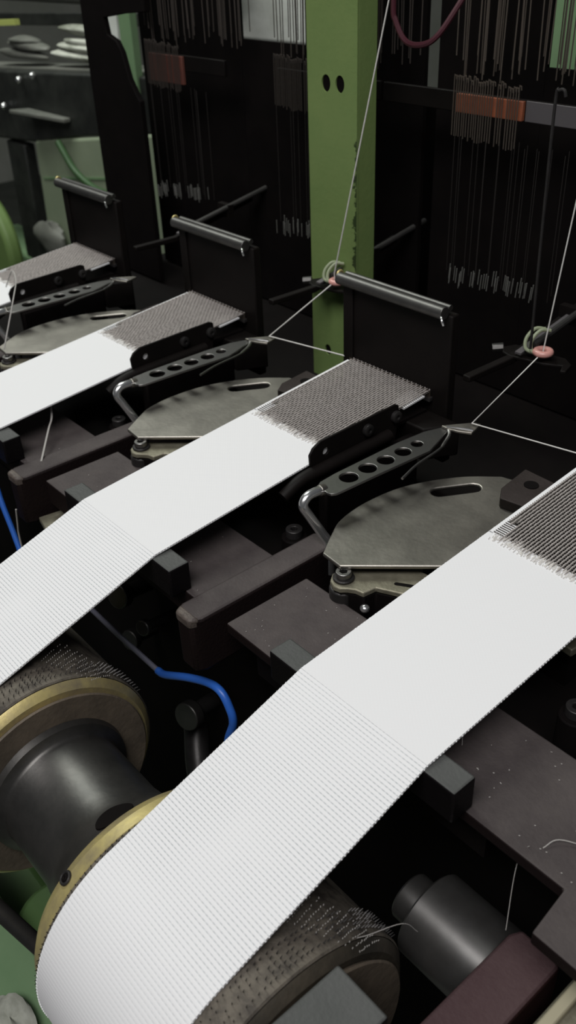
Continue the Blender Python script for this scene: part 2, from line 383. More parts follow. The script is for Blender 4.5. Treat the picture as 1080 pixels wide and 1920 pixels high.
def rib(u, s):
    c = 0.5+0.5*math.cos(2*PI*s/PV)
    f = 1-0.75*min(1.0, max(0.0, (s-0.5)/0.25))
    return -0.0009*f*c*c*(0.84+0.16*math.cos(2*PI*u/PU+2.2*math.sin(s*9+u*5)))
mb = MB(); uv = grid(mb, us, prof, rib); obj('ribbed_section', mb, M['ribbed'], tape, uv=uv, sharp=80)
# loops of weft standing out along both edges
mb = MB(); rd = random.Random(3)
allp = [(p[0], p[1], p[4]) for p in prof[::NV]]+[(KY+0.0098*i, zup(KY+0.0098*i), 0) for i in range(1, 78)]
for (y, z, s) in allp:
    for xe, d in ((W0, -1), (W1, 1)):
        e = 0.0008+rd.random()*0.0012
        mb.tube([(xe-d*0.004, y, z-0.003), (xe+d*e, y+0.001, z-0.003)], 0.0022, 4)
tag(obj('selvedge_loops', mb, M['plain'], tape, uv=[(0, 0)]*len(mb.v)), kind='stuff')
# plain strips along the edges beside the dark weave
mb = MB(); uv = grid(mb, [W0, W0+0.006, W0+0.013], prof_up(0.28, 0.72, 12)); uv += [(p[0], p[1]) for p in grid(mb, [W0+0.0135, W0+0.025, W0+0.048], prof_up(0.286, 0.345, 4))]; obj('left_selvedge', mb, M['plain'], tape, uv=uv)
mb = MB(); uv = grid(mb, [W1-0.06, W1-0.03, W1], prof_up(0.60, 0.70, 6)); obj('right_selvedge', mb, M['plain'], tape, uv=uv)
# open dark weave made of single yarns
mb = MB(); mw = MB(); PW = (W1-W0-0.018)/37
for i in range(37):
    u = W0+0.018+PW*i; y0 = 0.272+rd.uniform(-0.012, 0.012)+(0.07 if i < 3 else 0); pts = []; k = 44
    for j in range(k+1):
        y = y0+(0.735-y0)*j/k
        pts.append((u, y, zup(y)+0.004+0.0006*math.cos(PI*j+PI*i)))
    mb.tube(pts, [0.0010]+[0.0024+0.00035*math.cos(PI*j+PI*i) for j in range(1, k+1)], 6)
for j in range(54):
    y = 0.288+j*0.0082
    mw.tube([(W0+0.012, y, zup(y)+0.0015), (W1-0.002, y, zup(y)+0.0015)], 0.0018, 4)
tag(obj('open_weave', mb, M['weaveyarn'], tape), 'open dark weave of fine grey yarns', kind='stuff')
tag(obj('weft_yarns', mw, M['weft'], tape), kind='stuff')
mb = MB()
for i in range(260):
    u = rd.uniform(W0+0.02, W1-0.004); y = 0.272+rd.uniform(-0.02, 0.01)
    mb.tube([(u, y, zup(y)+0.001), (u+rd.uniform(-.002, .002), y+rd.uniform(0.006, 0.022), zup(y)+0.004)], [0.0016, 0.0005], 4)
tag(obj('frayed_edge', mb, M['thread'], tape), kind='stuff')
repeat(tape, [(-1, 'second white woven tape from the front, crossing the middle of the picture'),
              (-2, 'third white woven tape from the front, thin strip entering at the left edge'),
              (-3, 'farthest white woven tape, only its end seen at the upper left edge')])
# backing plate under the dark weave
bk = solo('weave_support', MB().prism([(W0+0.01, 0.275), (W1-0.005, 0.275), (W1-0.005, 0.72), (W0+0.01, 0.72)], 0.018, 0.030, 'z'), M['black'],
     'black support plate under the dark weave of the nearest tape', 'plate', 'black plates under the dark weave')
repeat(bk, [(-1, 'black support plate under the dark weave of the second tape'), (-2, 'black support plate under the dark weave of the third tape'), (-3, 'black support plate under the dark weave of the farthest tape')])

# ---------------------------------------------------------------- breast bars
def mk_bar():
    r = root('breast_bar', (0.685, -0.37, -0.12))
    tag(r, 'dark steel breast bar under the bend of the nearest tape', 'bar', 'steel bars the tapes bend over')
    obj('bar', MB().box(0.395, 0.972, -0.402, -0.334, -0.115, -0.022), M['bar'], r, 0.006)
    return r
bar = mk_bar()
repeat(bar, [(-1, 'dark steel breast bar under the bend of the second tape'), (-2, 'dark steel breast bar end at the left edge, under the third tape')])

# ---------------------------------------------------------------- bed blocks with their arms
ZT = -0.115
def block(x0, x1, arm, poly=None):
    r = root('bed_block', (0.6, -0.2, -0.3))
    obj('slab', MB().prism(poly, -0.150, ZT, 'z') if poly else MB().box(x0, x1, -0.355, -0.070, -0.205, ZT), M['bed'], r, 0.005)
    obj('foot', MB().box(x0+0.05, x1-0.02, -0.30, -0.10, -0.30, -0.205), M['black'], r)
    if arm:
        a = [(1.015, -0.40), (1.03, -0.43), (1.095, -0.43), (1.11, -0.40), (1.108, 0.09), (1.015, 0.09)]
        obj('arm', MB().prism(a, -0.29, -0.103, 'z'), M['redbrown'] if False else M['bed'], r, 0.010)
        obj('arm_tip', MB().prism([(1.018, -0.405), (1.032, -0.434), (1.094, -0.434), (1.107, -0.405)], -0.135, -0.1015, 'z'), M['lightened'], r, 0.008)
    return r
M['lightened'] = mat('lit_tip_iron', (0.13, 0.105, 0.09), 0.55, 0.2, (0.07, 0.055, 0.05), 30, bump=0.4)  # paler iron, painting the light on the arm ends
b0 = block(0.155, 1.012, False, [(0.155, -0.355), (1.21, -0.355), (1.222, -0.472), (2.0, -0.472), (2.0, -0.07), (0.155, -0.07)])
tag(b0, 'dusty brown bed block behind the nearest steel breast bar, without an arm', 'block', 'brown iron blocks of the loom bed')
b1 = block(0.155, 1.012, True); b1.location.x -= S
tag(b1, 'brown bed block behind the second breast bar, arm ending in a worn bright tip', 'block', 'brown iron blocks of the loom bed')
repeat(b1, [(-1, 'dusty brown bed block at the left edge, its reddish arm below the third tape'), (-2, 'brown bed block farthest along the loom, under the far left tape')])
# ---------------------------------------------------------------- sector plates
Z = -0.022
def arc_plate():
    out = [(0.195, -0.043), (0.269, -0.049), (0.38, 0.068), (0.449, 0.14), (0.56, 0.26), (0.56, 0.52), (0.47, 0.60), (0.338, 0.64), (0.28, 0.625)]
    left = [(0.28, 0.625), (0.201, 0.543), (0.140, 0.44), (0.104, 0.337), (0.094, 0.209), (0.110, 0.105), (0.143, 0.039), (0.195, -0.043)]
    sm = [(p.x, p.y) for p in smooth([(x, y, 0) for x, y in left], 6)]
    return out[:-1]+sm[:-1]
def slot(ax, ay, bx, by, r, n=8):
    d = math.atan2(by-ay, bx-ax); o = []
    for i in range(n+1): a = d-PI/2+PI*i/n; o.append((bx+r*math.cos(a), by+r*math.sin(a)))
    for i in range(n+1): a = d+PI/2+PI*i/n; o.append((ax+r*math.cos(a), ay+r*math.sin(a)))
    return o
def mk_sector():
    r = root('sector_plate', (0.3, 0.25, -0.16))
    tag(r, 'polished steel sector plate with one slot left of the nearest tape', 'plate', 'steel sector plates between the tapes')
    obj('plate', MB().prism(arc_plate(), Z-0.012, Z, 'z', [slot(0.207, 0.420, 0.262, 0.512, 0.025)]), M['steel'], r, 0.0035)
    obj('pillar', MB().lathe([(0.0, 0.0)], 0, 0, 3) if False else MB().box(0.36, 0.46, 0.18, 0.34, -0.16, -0.034), M['black'], r, 0.01)
    return r
sec = mk_sector()
repeat(sec, [(-1, 'polished steel sector plate with one slot left of the second tape'), (-2, 'polished steel sector plate with one slot left of the third tape')])
def mk_clamp():
    r = root('clamp_block', (0.39, 0.57, -0.022))
    tag(r, 'dark brown clamp block on the back corner of the nearest sector plate', 'block', 'clamp blocks on the sector plates')
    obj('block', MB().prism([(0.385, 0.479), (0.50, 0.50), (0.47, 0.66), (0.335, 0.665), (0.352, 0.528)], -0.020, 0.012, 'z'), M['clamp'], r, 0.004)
    obj('socket', MB().add(*(lambda m: (m.v, m.f))(MB().prism(circ(0.405, 0.60, 0.022, 18), 0.0125, 0.0145, 'z'))), M['black'], r)
    return r
cl = mk_clamp()
repeat(cl, [(-1, 'dark brown clamp block on the back corner of the second sector plate'), (-2, 'dark brown clamp block on the back corner of the far left sector plate')])

# ---------------------------------------------------------------- pivot brackets
def mk_pivot():
    r = root('pivot_bracket', (0.33, -0.03, -0.19))
    tag(r, 'pale cast pivot bracket with socket bolt under the front tip of the nearest sector plate', 'bracket', 'pivot brackets under the sector plates')
    o = [(0.262, -0.078), (0.285, -0.088), (0.305, -0.083), (0.319, -0.068), (0.337, -0.056), (0.362, -0.051), (0.368, -0.010), (0.44, 0.025), (0.50, 0.06), (0.50, 0.14), (0.40, 0.13), (0.30, 0.03), (0.25, -0.02), (0.243, -0.052)]
    obj('casting', MB().prism(o, -0.078, -0.060, 'z'), M['cast'], r, 0.004)
    obj('casting_wall', MB().prism([(x*0.97+0.0095, y*0.97+0.001) for x, y in o], -0.19, -0.079, 'z'), M['black'], r, 0.004)
    obj('boss', MB().prism(circ(0.283, -0.048, 0.040, 28), -0.155, -0.082, 'z'), M['dark_steel'], r, 0.006)
    obj('washer', MB().prism(circ(0.281, -0.046, 0.030, 24), -0.060, -0.052, 'z'), M['dark_steel'], r, 0.002)
    b = obj('socket_bolt', MB().prism(circ(0.281, -0.046, 0.022, 24), -0.052, -0.034, 'z', [circ(0.281, -0.046, 0.011, 6)]), M['arm_steel'], r, 0.002)
    obj('bolt_core', MB().prism(circ(0.281, -0.046, 0.0112, 6), -0.052, -0.047, 'z'), M['black'], b)
    obj('guide_slot', MB().prism(slot(0.395, 0.040, 0.45, 0.075, 0.006), -0.0602, -0.0590, 'z'), M['black'], r)
    obj('clamp_screw', MB().blob((0.372, -0.055, -0.105), 0.014, 0.014, 0.012, 12, 0.02), M['chrome'], r)
    return r
pv = mk_pivot()
repeat(pv, [(-1, 'pale cast pivot bracket with socket bolt under the tip of the middle sector plate'),
            (-2, 'pale cast pivot bracket with socket bolt under the tip of the far left sector plate')])

# ---------------------------------------------------------------- weft needle arms
def mk_needle():
    r = root('weft_needle_arm', (0.06, 0.08, -0.14))
    tag(r, 'perforated steel weft needle arm above the nearest sector plate', 'needle arm', 'perforated needle arms')
    out = [(0.045, 0.070), (0.024, 0.105), (0.019, 0.167), (0.020, 0.433), (0.030, 0.545), (0.052, 0.610), (0.078, 0.605), (0.088, 0.570), (0.102, 0.532), (0.124, 0.466),
           (0.111, 0.254), (0.103, 0.100), (0.094, 0.084), (0.080, 0.080), (0.070, 0.082), (0.062, 0.062)]
    hs = [circ(*c) for c in ((0.063, 0.183, 0.0285), (0.065, 0.259, 0.0275), (0.069, 0.331, 0.0265), (0.071, 0.404, 0.0255), (0.068, 0.470, 0.019))]
    obj('arm_plate', MB().prism(out, 0.060, 0.068, 'z', hs), M['arm_steel'], r, 0.0015)
    hd = MB().prism([(0.052, 0.60), (0.080, 0.60), (0.110, 0.608), (0.150, 0.630), (0.133, 0.695), (0.112, 0.690), (0.092, 0.66)], 0.069, 0.077, 'z')
    obj('yarn_guide', hd, M['steel'], r, 0.0015)
    obj('guide_lip', MB().tube(smooth([(0.072, 0.602, 0.079), (0.100, 0.612, 0.082), (0.130, 0.630, 0.081), (0.146, 0.640, 0.079)], 4), [0.003]*5+[0.004]*8, 6), M['chrome'], r)
    obj('needle', MB().tube(smooth([(0.076, 0.606, 0.070), (0.098, 0.585, 0.066), (0.113, 0.548, 0.060), (0.130, 0.501, 0.060), (0.144, 0.388, 0.060), (0.166, 0.300, 0.058)], 6), [0.006]*16+[0.004]*15, 8), M['arm_steel'], r)
    obj('bent_rod', MB().tube(smooth([(0.052, 0.100, 0.058), (0.052, 0.066, 0.064), (0.050, 0.032, 0.060), (0.053, 0.014, 0.038), (0.066, 0.028, 0.0), (0.086, 0.052, -0.055), (0.100, 0.068, -0.10), (0.104, 0.07, -0.20)], 7), 0.0145, 14), M['chrome'], r)
    obj('collar', MB().tube([(0.052, 0.098, 0.059), (0.052, 0.076, 0.063)], 0.0165, 14), M['steel'], r, 0.002)
    return r
nd = mk_needle()
repeat(nd, [(-1, 'perforated steel weft needle arm above the middle sector plate, beside the third tape'), (-2, 'perforated steel weft needle arm seen edge on at the left, above the far sector plate')])
# bed screws
def mk_screw():
    r = root('socket_screw', (-0.04, 0.05, -0.30))
    tag(r, 'black socket screw in the dark beside the bent rod of the nearest needle arm', 'screw', 'socket screws on the loom bed')
    obj('boss', MB().prism(circ(-0.045, 0.058, 0.040, 24), -0.30, -0.135, 'z'), M['black'], r, 0.004)
    obj('head', MB().prism(circ(-0.045, 0.058, 0.026, 24), -0.135, -0.108, 'z', [circ(-0.045, 0.058, 0.012, 6)]), M['dark_steel'], r, 0.002)
    return r
sw = mk_screw()
repeat(sw, [(1, 'black socket screw on its boss at the right edge below the nearest tape'), (-1, 'black socket screw in the dark beside the bent rod of the middle needle arm')])

# ---------------------------------------------------------------- side guards
def mk_guard():
    r = root('side_guard', (-0.1, 0.35, -0.05))
    tag(r, 'black side guard plate along the right edge of the second tape', 'guard', 'black guards beside the tapes')
    g = [(0.172, 0.045), (0.170, 0.078), (0.185, 0.098), (0.215, 0.112), (0.540, 0.119), (0.556, 0.112), (0.560, 0.080), (0.545, 0.0), (0.545, -0.03), (0.22, -0.03)]
    obj('plate', MB().prism(g, -0.101, -0.092, 'x', [circ(0.236, 0.070, 0.012, 16)]), M['box'], r, 0.002)
    obj('peep_backing', MB().prism(circ(0.236, 0.070, 0.0118, 16), -0.1005, -0.0995, 'x'), M['plain'], r)
    for y in (0.412, 0.540):
        s = obj('screw', MB().lathe([(-0.092, 0.0), (-0.092, 0.020), (-0.080, 0.020), (-0.078, 0.017), (-0.078, 0.008), (-0.084, 0.007), (-0.084, 0.0)], y, 0.078, 20, closed=False), M['dark_steel'], r)
    obj('carrier_bar', MB().lathe([(-0.060, 0.0), (-0.060, 0.001)], 0, 0, 3, closed=False) if False else MB().tube(smooth([(-0.094, 0.06, -0.02), (-0.088, 0.13, 0.014), (-0.080, 0.22, 0.024), (-0.078, 0.50, 0.03)], 4), 0.020, 14), M['box'], r)
    obj('lower_bracket', MB().box(-0.096, -0.055, 0.20, 0.62, -0.20, -0.01), M['black'], r, 0.008)
    return r
gd = mk_guard()
repeat(gd, [(-1, 'black side guard plate along the right edge of the third tape'), (-2, 'black side guard plate along the right edge of the farthest tape')])

# ---------------------------------------------------------------- reed boxes with their rods
def mk_reed():
    r = root('reed_box', (-0.3, 0.8, -0.30))
    tag(r, 'black reed box topped by a bright rod, behind the second tape', 'reed box', 'black reed boxes with round rods')
    obj('box', MB().box(-0.525, -0.045, 0.737, 0.775, -0.16, 0.372), M['box'], r, 0.006)
    obj('side_strip', MB().box(-0.531, -0.485, 0.728, 0.736, -0.05, 0.362), M['box'], r, 0.002)
    obj('rod', MB().tube([(-0.538, 0.715, 0.385), (-0.058, 0.715, 0.385)], 0.021, 20), M['rod'], r, 0.002)
    obj('rod_rail', MB().tube([(-0.530, 0.745, 0.395), (-0.060, 0.745, 0.395)], 0.010, 10), M['rod'], r)
    obj('rod_tip', MB().torus((-0.543, 0.725, 0.395), 0.012, 0.005, (1, 0, 0), 16, 8), M['brass'], r)
    obj('hook', MB().tube(smooth([(-0.056, 0.695, 0.380), (-0.045, 0.688, 0.372), (-0.040, 0.690, 0.358)], 4), 0.004, 8), M['chrome'], r)
    obj('reed_rail', MB().prism([(0.720, 0.060), (0.735, 0.062), (0.735, 0.074), (0.722, 0.072)], -0.50, -0.105, 'x'), M['dark_steel'], r)
    mb = MB()
    for i in range(58):
        x = -0.496+i*0.0067; mb.box(x, x+0.0022, 0.724, 0.731, 0.066, 0.098)
    tag(obj('reed_teeth', mb, M['wire'], r), kind='stuff')
    obj('sill', MB().prism([(-0.52, 0.62), (-0.04, 0.62), (0.02, 0.735), (-0.52, 0.735)], -0.10, 0.02, 'z'), M['box'], r, 0.006)
    return r
rb = mk_reed()
repeat(rb, [(-1, 'black reed box topped by a bright rod, behind the third tape'), (-2, 'black reed box with a rod, at the upper left before the green background machine')])

# ---------------------------------------------------------------- sley arms running back beside each head
def mk_sley():
    r = root('sley_arm', (0.0, 1.0, -0.30))
    tag(r, 'scuffed dark steel sley arm running back on the right below the heddles', 'arm', 'sley arms beside the reed boxes')
    obj('arm_bar', MB().prism([(0.79, 0.142), (0.79, 0.163), (1.02, 0.160), (1.50, 0.262), (1.50, 0.235), (1.02, 0.135)], -0.030, 0.0, 'x'), M['box'], r, 0.004)
    obj('round_bar', MB().tube([(0.045, 1.06, 0.205), (0.045, 1.62, 0.31)], 0.012, 10), M['rod'], r)
    obj('slide_strip', MB().prism([(1.02, 0.175), (1.60, 0.285), (1.60, 0.292), (1.02, 0.182)], 0.002, 0.026, 'x'), M['greybar'], r)
    obj('cross_tie', MB().box(-0.03, 0.06, 1.3, 1.33, 0.20, 0.262), M['box'], r)
    return r
sl = mk_sley()
repeat(sl, [(-1, 'dark sley arm running back just right of the third tape'), (-2, 'dark sley arm running back near the farthest tape')])

# ---------------------------------------------------------------- yarn eyelets
def mk_eye():
    r = root('yarn_eyelet', (0.08, 1.06, 0.10))
    tag(r, 'pink ceramic yarn eyelet on a black bracket at the right, tied with pale green ties', 'eyelet', 'ceramic yarn eyelets')
    br = MB().prism([(-0.080, 1.065), (-0.055, 1.03), (-0.02, 1.02), (0.10, 1.045), (0.155, 1.075), (0.175, 1.035), (0.19, 1.045), (0.175, 1.10), (0.13, 1.13), (-0.06, 1.11)], 0.150, 0.162, 'z')
    obj('bracket', br, M['box'], r, 0.003)
    obj('ceramic_ring', MB().torus((0.085, 1.060, 0.193), 0.024, 0.0115, (0, 0, 1), 32, 14), M['pink'], r)
    for k, dx in enumerate((0.0, 0.022)):
        obj('cable_tie', MB().tube(smooth([(0.062+dx*0.5, 1.045, 0.186), (0.03+dx, 1.04, 0.195), (0.018+dx, 1.055, 0.225), (0.028+dx, 1.085, 0.252), (0.05+dx, 1.11, 0.25)], 5), 0.0062, 8), M['tie'], r)
    obj('nut', MB().tube([(-0.085, 1.075, 0.155), (-0.115, 1.05, 0.15)], 0.016, 6), M['rod'], r, 0.002)
    return r
ey = mk_eye()
repeat(ey, [(-1, 'ceramic yarn eyelet on a black bracket before the green column')])

# ---------------------------------------------------------------- weft yarns
solo('weft_yarn', MB().tube([(0.16, 1.06, 0.97), (0.085, 1.060, 0.193), (0.118, 0.668, 0.084), (0.502, 0.735, 0.094)], 0.0022, 6), M['thread'],
     'white weft yarn coming down on the far right through the pink eyelet', 'yarn', 'white weft yarns')
solo('weft_yarn', MB().tube([(-0.642, 1.05, 1.23), (-0.915, 1.045, 0.23), (-0.918, 1.05, 0.193), (-0.882, 0.668, 0.084), (-0.498, 0.735, 0.094)], 0.0026, 6), M['thread'],
     'white weft yarn slanting down in front of the green column', 'yarn', 'white weft yarns')

# ---------------------------------------------------------------- green column
colr = root('green_column', (-1.0, 1.17, -0.42))
tag(colr, 'chipped green painted upright column in the middle of the loom', 'column')
hp = [circ(0-0.033, 0.909, 0.024, 24, 0.030), circ(0.042, 0.911, 0.024, 24, 0.030), circ(-0.04, -0.16, 0.019, 20, 0.024)]
hp = [[(x-1.0, z) for x, z in h] for h in hp]
cm = MB().prism([(-1.136, -0.42), (-0.867, -0.42), (-0.867, 1.75), (-1.136, 1.75)], 1.12, 1.128, 'y', hp)
o = obj('front_flange', cm, M['column'], colr)
obj('web', MB().box(-1.134, -0.868, 1.129, 1.222, -0.42, 1.75), M['column'], colr, 0.003)
for h in hp:
    obj('hole_lining', MB().prism(h, 1.1265, 1.1288, 'y'), M['black'], colr)

# ---------------------------------------------------------------- heddle harness
def mk_heddle():
    mb = MB()
    mb.tube(smooth([(0, 0, 0), (0, 0, 0.185), (0.002, 0, 0.196), (0.007, 0, 0.198), (0.009, 0, 0.186)], 3), 0.0022, 5)
    return mb
def harness(dx, orange, label, nwires=44):
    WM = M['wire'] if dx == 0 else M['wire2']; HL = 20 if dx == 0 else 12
    r = root('heddle_harness', (-0.42+dx, 1.33, 0.55))
    tag(r, label, 'harness', 'heddle harnesses')
    x0 = -0.60+dx
    obj('guide_rail', MB().prism([(-0.96, 0.835), (-0.96, 0.895), (0.10, 0.895), (0.10, 0.825)], 1.372, 1.392, 'y') if False else MB().box(-0.98+dx if dx == 0 else -0.62+dx, 0.14+dx if dx == 0 else 0.005+dx, 1.372, 1.39, 0.820, 0.888), M['box'], r, 0.003)
    if dx == 0: obj('rail_end', MB().box(-0.305, 0.142, 1.366, 1.3715, 0.821, 0.887), M['greybar'], r, 0.002)
    if orange:
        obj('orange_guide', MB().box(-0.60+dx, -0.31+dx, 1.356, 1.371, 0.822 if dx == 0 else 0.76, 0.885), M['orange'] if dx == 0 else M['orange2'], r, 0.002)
    hm = None
    n = 27; rd = random.Random(11)
    for i in range(n):
        if i in (17, 21): continue
        x = x0-0.004+i*0.0108+rd.uniform(-.0012, .0012)
        if hm is None:
            hm = obj('heddle', mk_heddle(), WM, None); hm.location = (0, 0, 0); h = hm
        else:
            h = bpy.data.objects.new('heddle', hm.data); COL.objects.link(h)
        h.parent = r; h.location = Vector((x-(-0.42+dx), 1.345-1.33, 0.745-0.55+rd.uniform(-0.008, 0.008)-i*0.0006))*S
    wm = None
    for i in range(nwires):
        x = x0-0.02+i*0.0165*44/nwires+rd.uniform(-.006, .006)
        if wm is None:
            wm = obj('harness_wire', MB().tube([(0, 0, 0), (0.0, 0, 0.75)], 0.0027, 4), WM, None); h = wm
        else:
            h = bpy.data.objects.new('harness_wire', wm.data); COL.objects.link(h)
        h.parent = r; h.location = Vector((x-(-0.42+dx), rd.uniform(0.012, 0.16), 0.95-0.55+rd.uniform(-0.02, 0.06)))*S
        h.rotation_euler = (0, rd.uniform(-0.02, 0.02), 0)
    lm = None
    for i in range(34):
        x = x0+0.03+i*0.0125+rd.uniform(-.004, .004)
        if lm is None:
            lm = obj('warp_eye', MB().tube([(0, 0, 0), (0.012, -0.01, 0.062)], 0.0018, 4), M['warpeye'], None); h = lm
        else:
            h = bpy.data.objects.new('warp_eye', lm.data); COL.objects.link(h)
        h.parent = r; h.location = Vector((x-(-0.42+dx), rd.uniform(-0.05, 0.02), 0.21-0.55+rd.uniform(-0.012, 0.012)+i*0.001))*S
    fm = None
    for i in range(HL):
        x = x0+0.02+i*0.0128*40/HL+rd.uniform(-.005, .005)
        if fm is None:
            fm = obj('heddle_leg', MB().tube([(0, 0, 0), (0.0, 0, 0.50)], 0.0011, 4), M['dimwire'], None); h = fm
        else:
            h = bpy.data.objects.new('heddle_leg', fm.data); COL.objects.link(h)
        h.parent = r; h.location = Vector((x-(-0.42+dx), rd.uniform(-0.03, 0.05), 0.25-0.55))*S
    return r
harness(0, True, 'wire heddle harness with an orange guide, upper right', 60)
harness(-1, False, 'dim wire heddle harness left of the green column', 64)
harness(-2, True, 'dim heddle harness with a dull orange guide at the upper left')
# hooked rod standing right of the heddles
solo('hooked_rod', MB().tube(smooth([(0.075, 1.0, 0.22), (0.062, 1.0, 0.80), (0.06, 1.0, 0.985), (0.068, 1.0, 1.0), (0.085, 1.0, 1.002), (0.092, 1.0, 0.985)], 4), 0.0048, 8), M['dark_steel'],
     'thin hooked steel rod standing right of the orange guide', 'rod')
# dark uprights
post = root('harness_post', (-2.85, 1.35, -0.42))
tag(post, 'black upright harness post at the upper left, before the bright background', 'post')
obj('front_plate', MB().prism([(-3.115, -0.29), (-2.64, -0.29), (-2.64, 0.66), (-2.66, 0.68), (-2.72, 0.76), (-2.76, 0.88), (-2.80, 0.93), (-2.88, 0.955), (-2.895, 1.03), (-2.70, 1.055), (-2.50, 1.07), (-2.50, 2.2), (-3.11, 2.2)], 1.30, 1.33, 'y'), M['black'], post, 0.004)
obj('side_plate', MB().box(-3.11, -3.08, 1.33, 1.54, -0.29, 0.6), M['box'], post)
# black sheets added behind each harness to stand in for the dark interior
for k, (dx, lab) in enumerate(((0, 'added black sheet for the dark behind the right hand reed box'), (-1, 'added black sheet for the dark behind the reed box left of the column'), (-2, 'added black sheet for the dark behind the far left reed box'))):
    r = root('dark_fill_panel', (-0.6+dx, 1.5, -0.3)); tag(r, lab, 'panel', 'black sheets added for the dark interior')
    for (x0, x1, z1) in (((-0.86, -0.37, 2.4), (-0.369, 2.2, 0.962)), ((-2.088, -1.63, 0.955), (-1.629, -0.93, 2.4)), ((-2.96, -2.09, 2.4),))[k]:
        obj('sheet', MB().box(x0, x1, 1.55, 1.57, -0.29, z1), M['black'], r)
# red cable loop
solo('red_cable', MB().tube(smooth([(-0.775, 1.22, 1.5), (-0.773, 1.2, 1.182), (-0.760, 1.2, 1.118), (-0.712, 1.2, 1.060), (-0.638, 1.2, 1.052), (-0.58, 1.22, 1.085), (-0.54, 1.3, 1.2)], 6), 0.010, 8), M['redcable'],
     'dull red cable loop hanging right of the green column', 'cable')

# ---------------------------------------------------------------- take up rollers
def mk_roller():
    r = root('take_up_roller', (0.72, CY, CZ))
    tag(r, 'nearest take up roller with a bright brass rim, wrapped by the nearest tape', 'roller', 'take up rollers under the tapes')
    obj('drum', MB().lathe([(0.485, 0.10), (0.485, 0.309), (0.964, 0.309), (0.964, 0.10)], CY, CZ, 96), M['grime'], r)
    obj('brass_rim', MB().lathe([(0.484, 0.25), (0.484, 0.312), (0.478, 0.308), (0.444, 0.299), (0.420, 0.283), (0.416, 0.278), (0.416, 0.262), (0.430, 0.25)], CY, CZ, 96), M['brass'], r, sharp=18)
    obj('brass_rim', MB().lathe([(0.967, 0.25), (0.967, 0.310), (0.974, 0.304), (0.986, 0.290), (0.986, 0.25)], CY, CZ, 96), M['brass'], r, sharp=18)
    obj('end_disc', MB().lathe([(0.9865, 0.12), (0.9865, 0.272), (0.996, 0.280), (1.000, 0.276), (1.000, 0.12)], CY, CZ, 80), M['disc'], r)
    obj('pin_cloth', MB().lathe([(0.486, 0.3095), (0.487, 0.3155), (0.962, 0.3155), (0.966, 0.3115)], CY, CZ, 96), M['pinstrip'], r)
    obj('hub', MB().lathe([(0.415, 0.0), (0.415, 0.252), (0.40, 0.246), (0.37, 0.225), (0.33, 0.195), (0.29, 0.180), (0.24, 0.172), (0.04, 0.172), (0.03, 0.178), (0.02, 0.200), (0.001, 0.205), (0.001, 0.0)], CY, CZ, 64, closed=False), M['hub'], r)
    # oval pit in the hub, its shade put in as a black plug
    mb = MB(); n = 26; vs = []; a0 = math.radians(93)
    for i in range(n):
        t = 2*PI*i/n; xx = 0.355+0.04*math.cos(t); aa = a0+0.22*math.sin(t); rr = 0.216+0.66*(xx-0.355)+0.004
        vs.append((xx, CY+rr*math.cos(aa), CZ+rr*math.sin(aa)))
    mb.add(vs+[(v[0], v[1], v[2]-0.012) for v in vs], [tuple(range(n))]+[(i, (i+1) % n, n+(i+1) % n, n+i) for i in range(n)]+[tuple(range(2*n-1, n-1, -1))])
    obj('hub_pit_shade', mb, M['black'], r)
    a = math.radians(127); c = Vector((0.445, CY+0.302*math.cos(a), CZ+0.302*math.sin(a))); nrm = (-0.2, math.cos(a), math.sin(a))
    sc_ = obj('rim_screw', MB().torus(c, 0.013, 0.004, nrm, 20, 8), M['dark_steel'], r)
    obj('screw_bore', MB().torus(c, 0.005, 0.005, nrm, 16, 8), M['black'], sc_)
    mb = MB(); rd = random.Random(5)
    for side, xs in ((0, (0.489, 0.494)), (1, (0.90, 0.912, 0.924, 0.936, 0.948))):
        for x in xs:
            for i in range(60):
                if side == 1 and x < 0.945 and rd.random() < 0.3: continue
                aa = math.radians(20+160*i/60+rd.uniform(-.4, .4)); l = 0.006 if side == 0 else 0.010
                p = Vector((x, CY+0.317*math.cos(aa), CZ+0.317*math.sin(aa))); q = Vector((x+0.002, CY+(0.317+l)*math.cos(aa-0.01), CZ+(0.317+l)*math.sin(aa-0.01)))
                mb.tube([p, q], [0.0016, 0.0006], 3)
    tag(obj('pins', mb, M['dark_steel'], r), kind='stuff')
    return r
ro = mk_roller()
repeat(ro, [(-1, 'second take up roller, grimy disc end and brass rim, under the second tape'),
            (-2, 'third take up roller, under the third tape beyond the left edge')])
for ch in ro.children:      # the near roller's right rim is dulled by grime
    if ch.name.startswith('brass_rim') and max(v[0] for v in ch.bound_box) > 0.2*S:
        ch.material_slots[0].link = 'OBJECT'; ch.material_slots[0].material = M['grime']; ch['label'] = 'grime dulled right rim'
# pale thread ends standing off the pin cloth behind the tapes
def mk_fringe():
    mb = MB(); rd = random.Random(8)
    for i in range(11):
        x = 0.875+i*0.0125; L = 0.0
        a0 = math.radians(74-i*1.4)
        for j in range(11):
            a = a0+0.035-j*0.016; rr = 0.322+0.042*(j/10.)*(1-i/14)
            p = Vector((x+rd.uniform(-.001, .001), CY+rr*math.cos(a), CZ+rr*math.sin(a)))
            q = p+Vector((0.0015*rd.uniform(-1, 1), 0.0015, 0.003))
            if rd.random() < 0.85: mb.tube([p, q], 0.0009, 4)
    r = solo('thread_ends', mb, M['lint'], 'rows of pale thread ends above the nearest roller at the bottom', 'threads', 'thread ends by the rollers', kind='stuff')
    return r
fr = mk_fringe()
repeat(fr, [(-1, 'rows of pale thread ends above the second roller, left of the blue cable')])

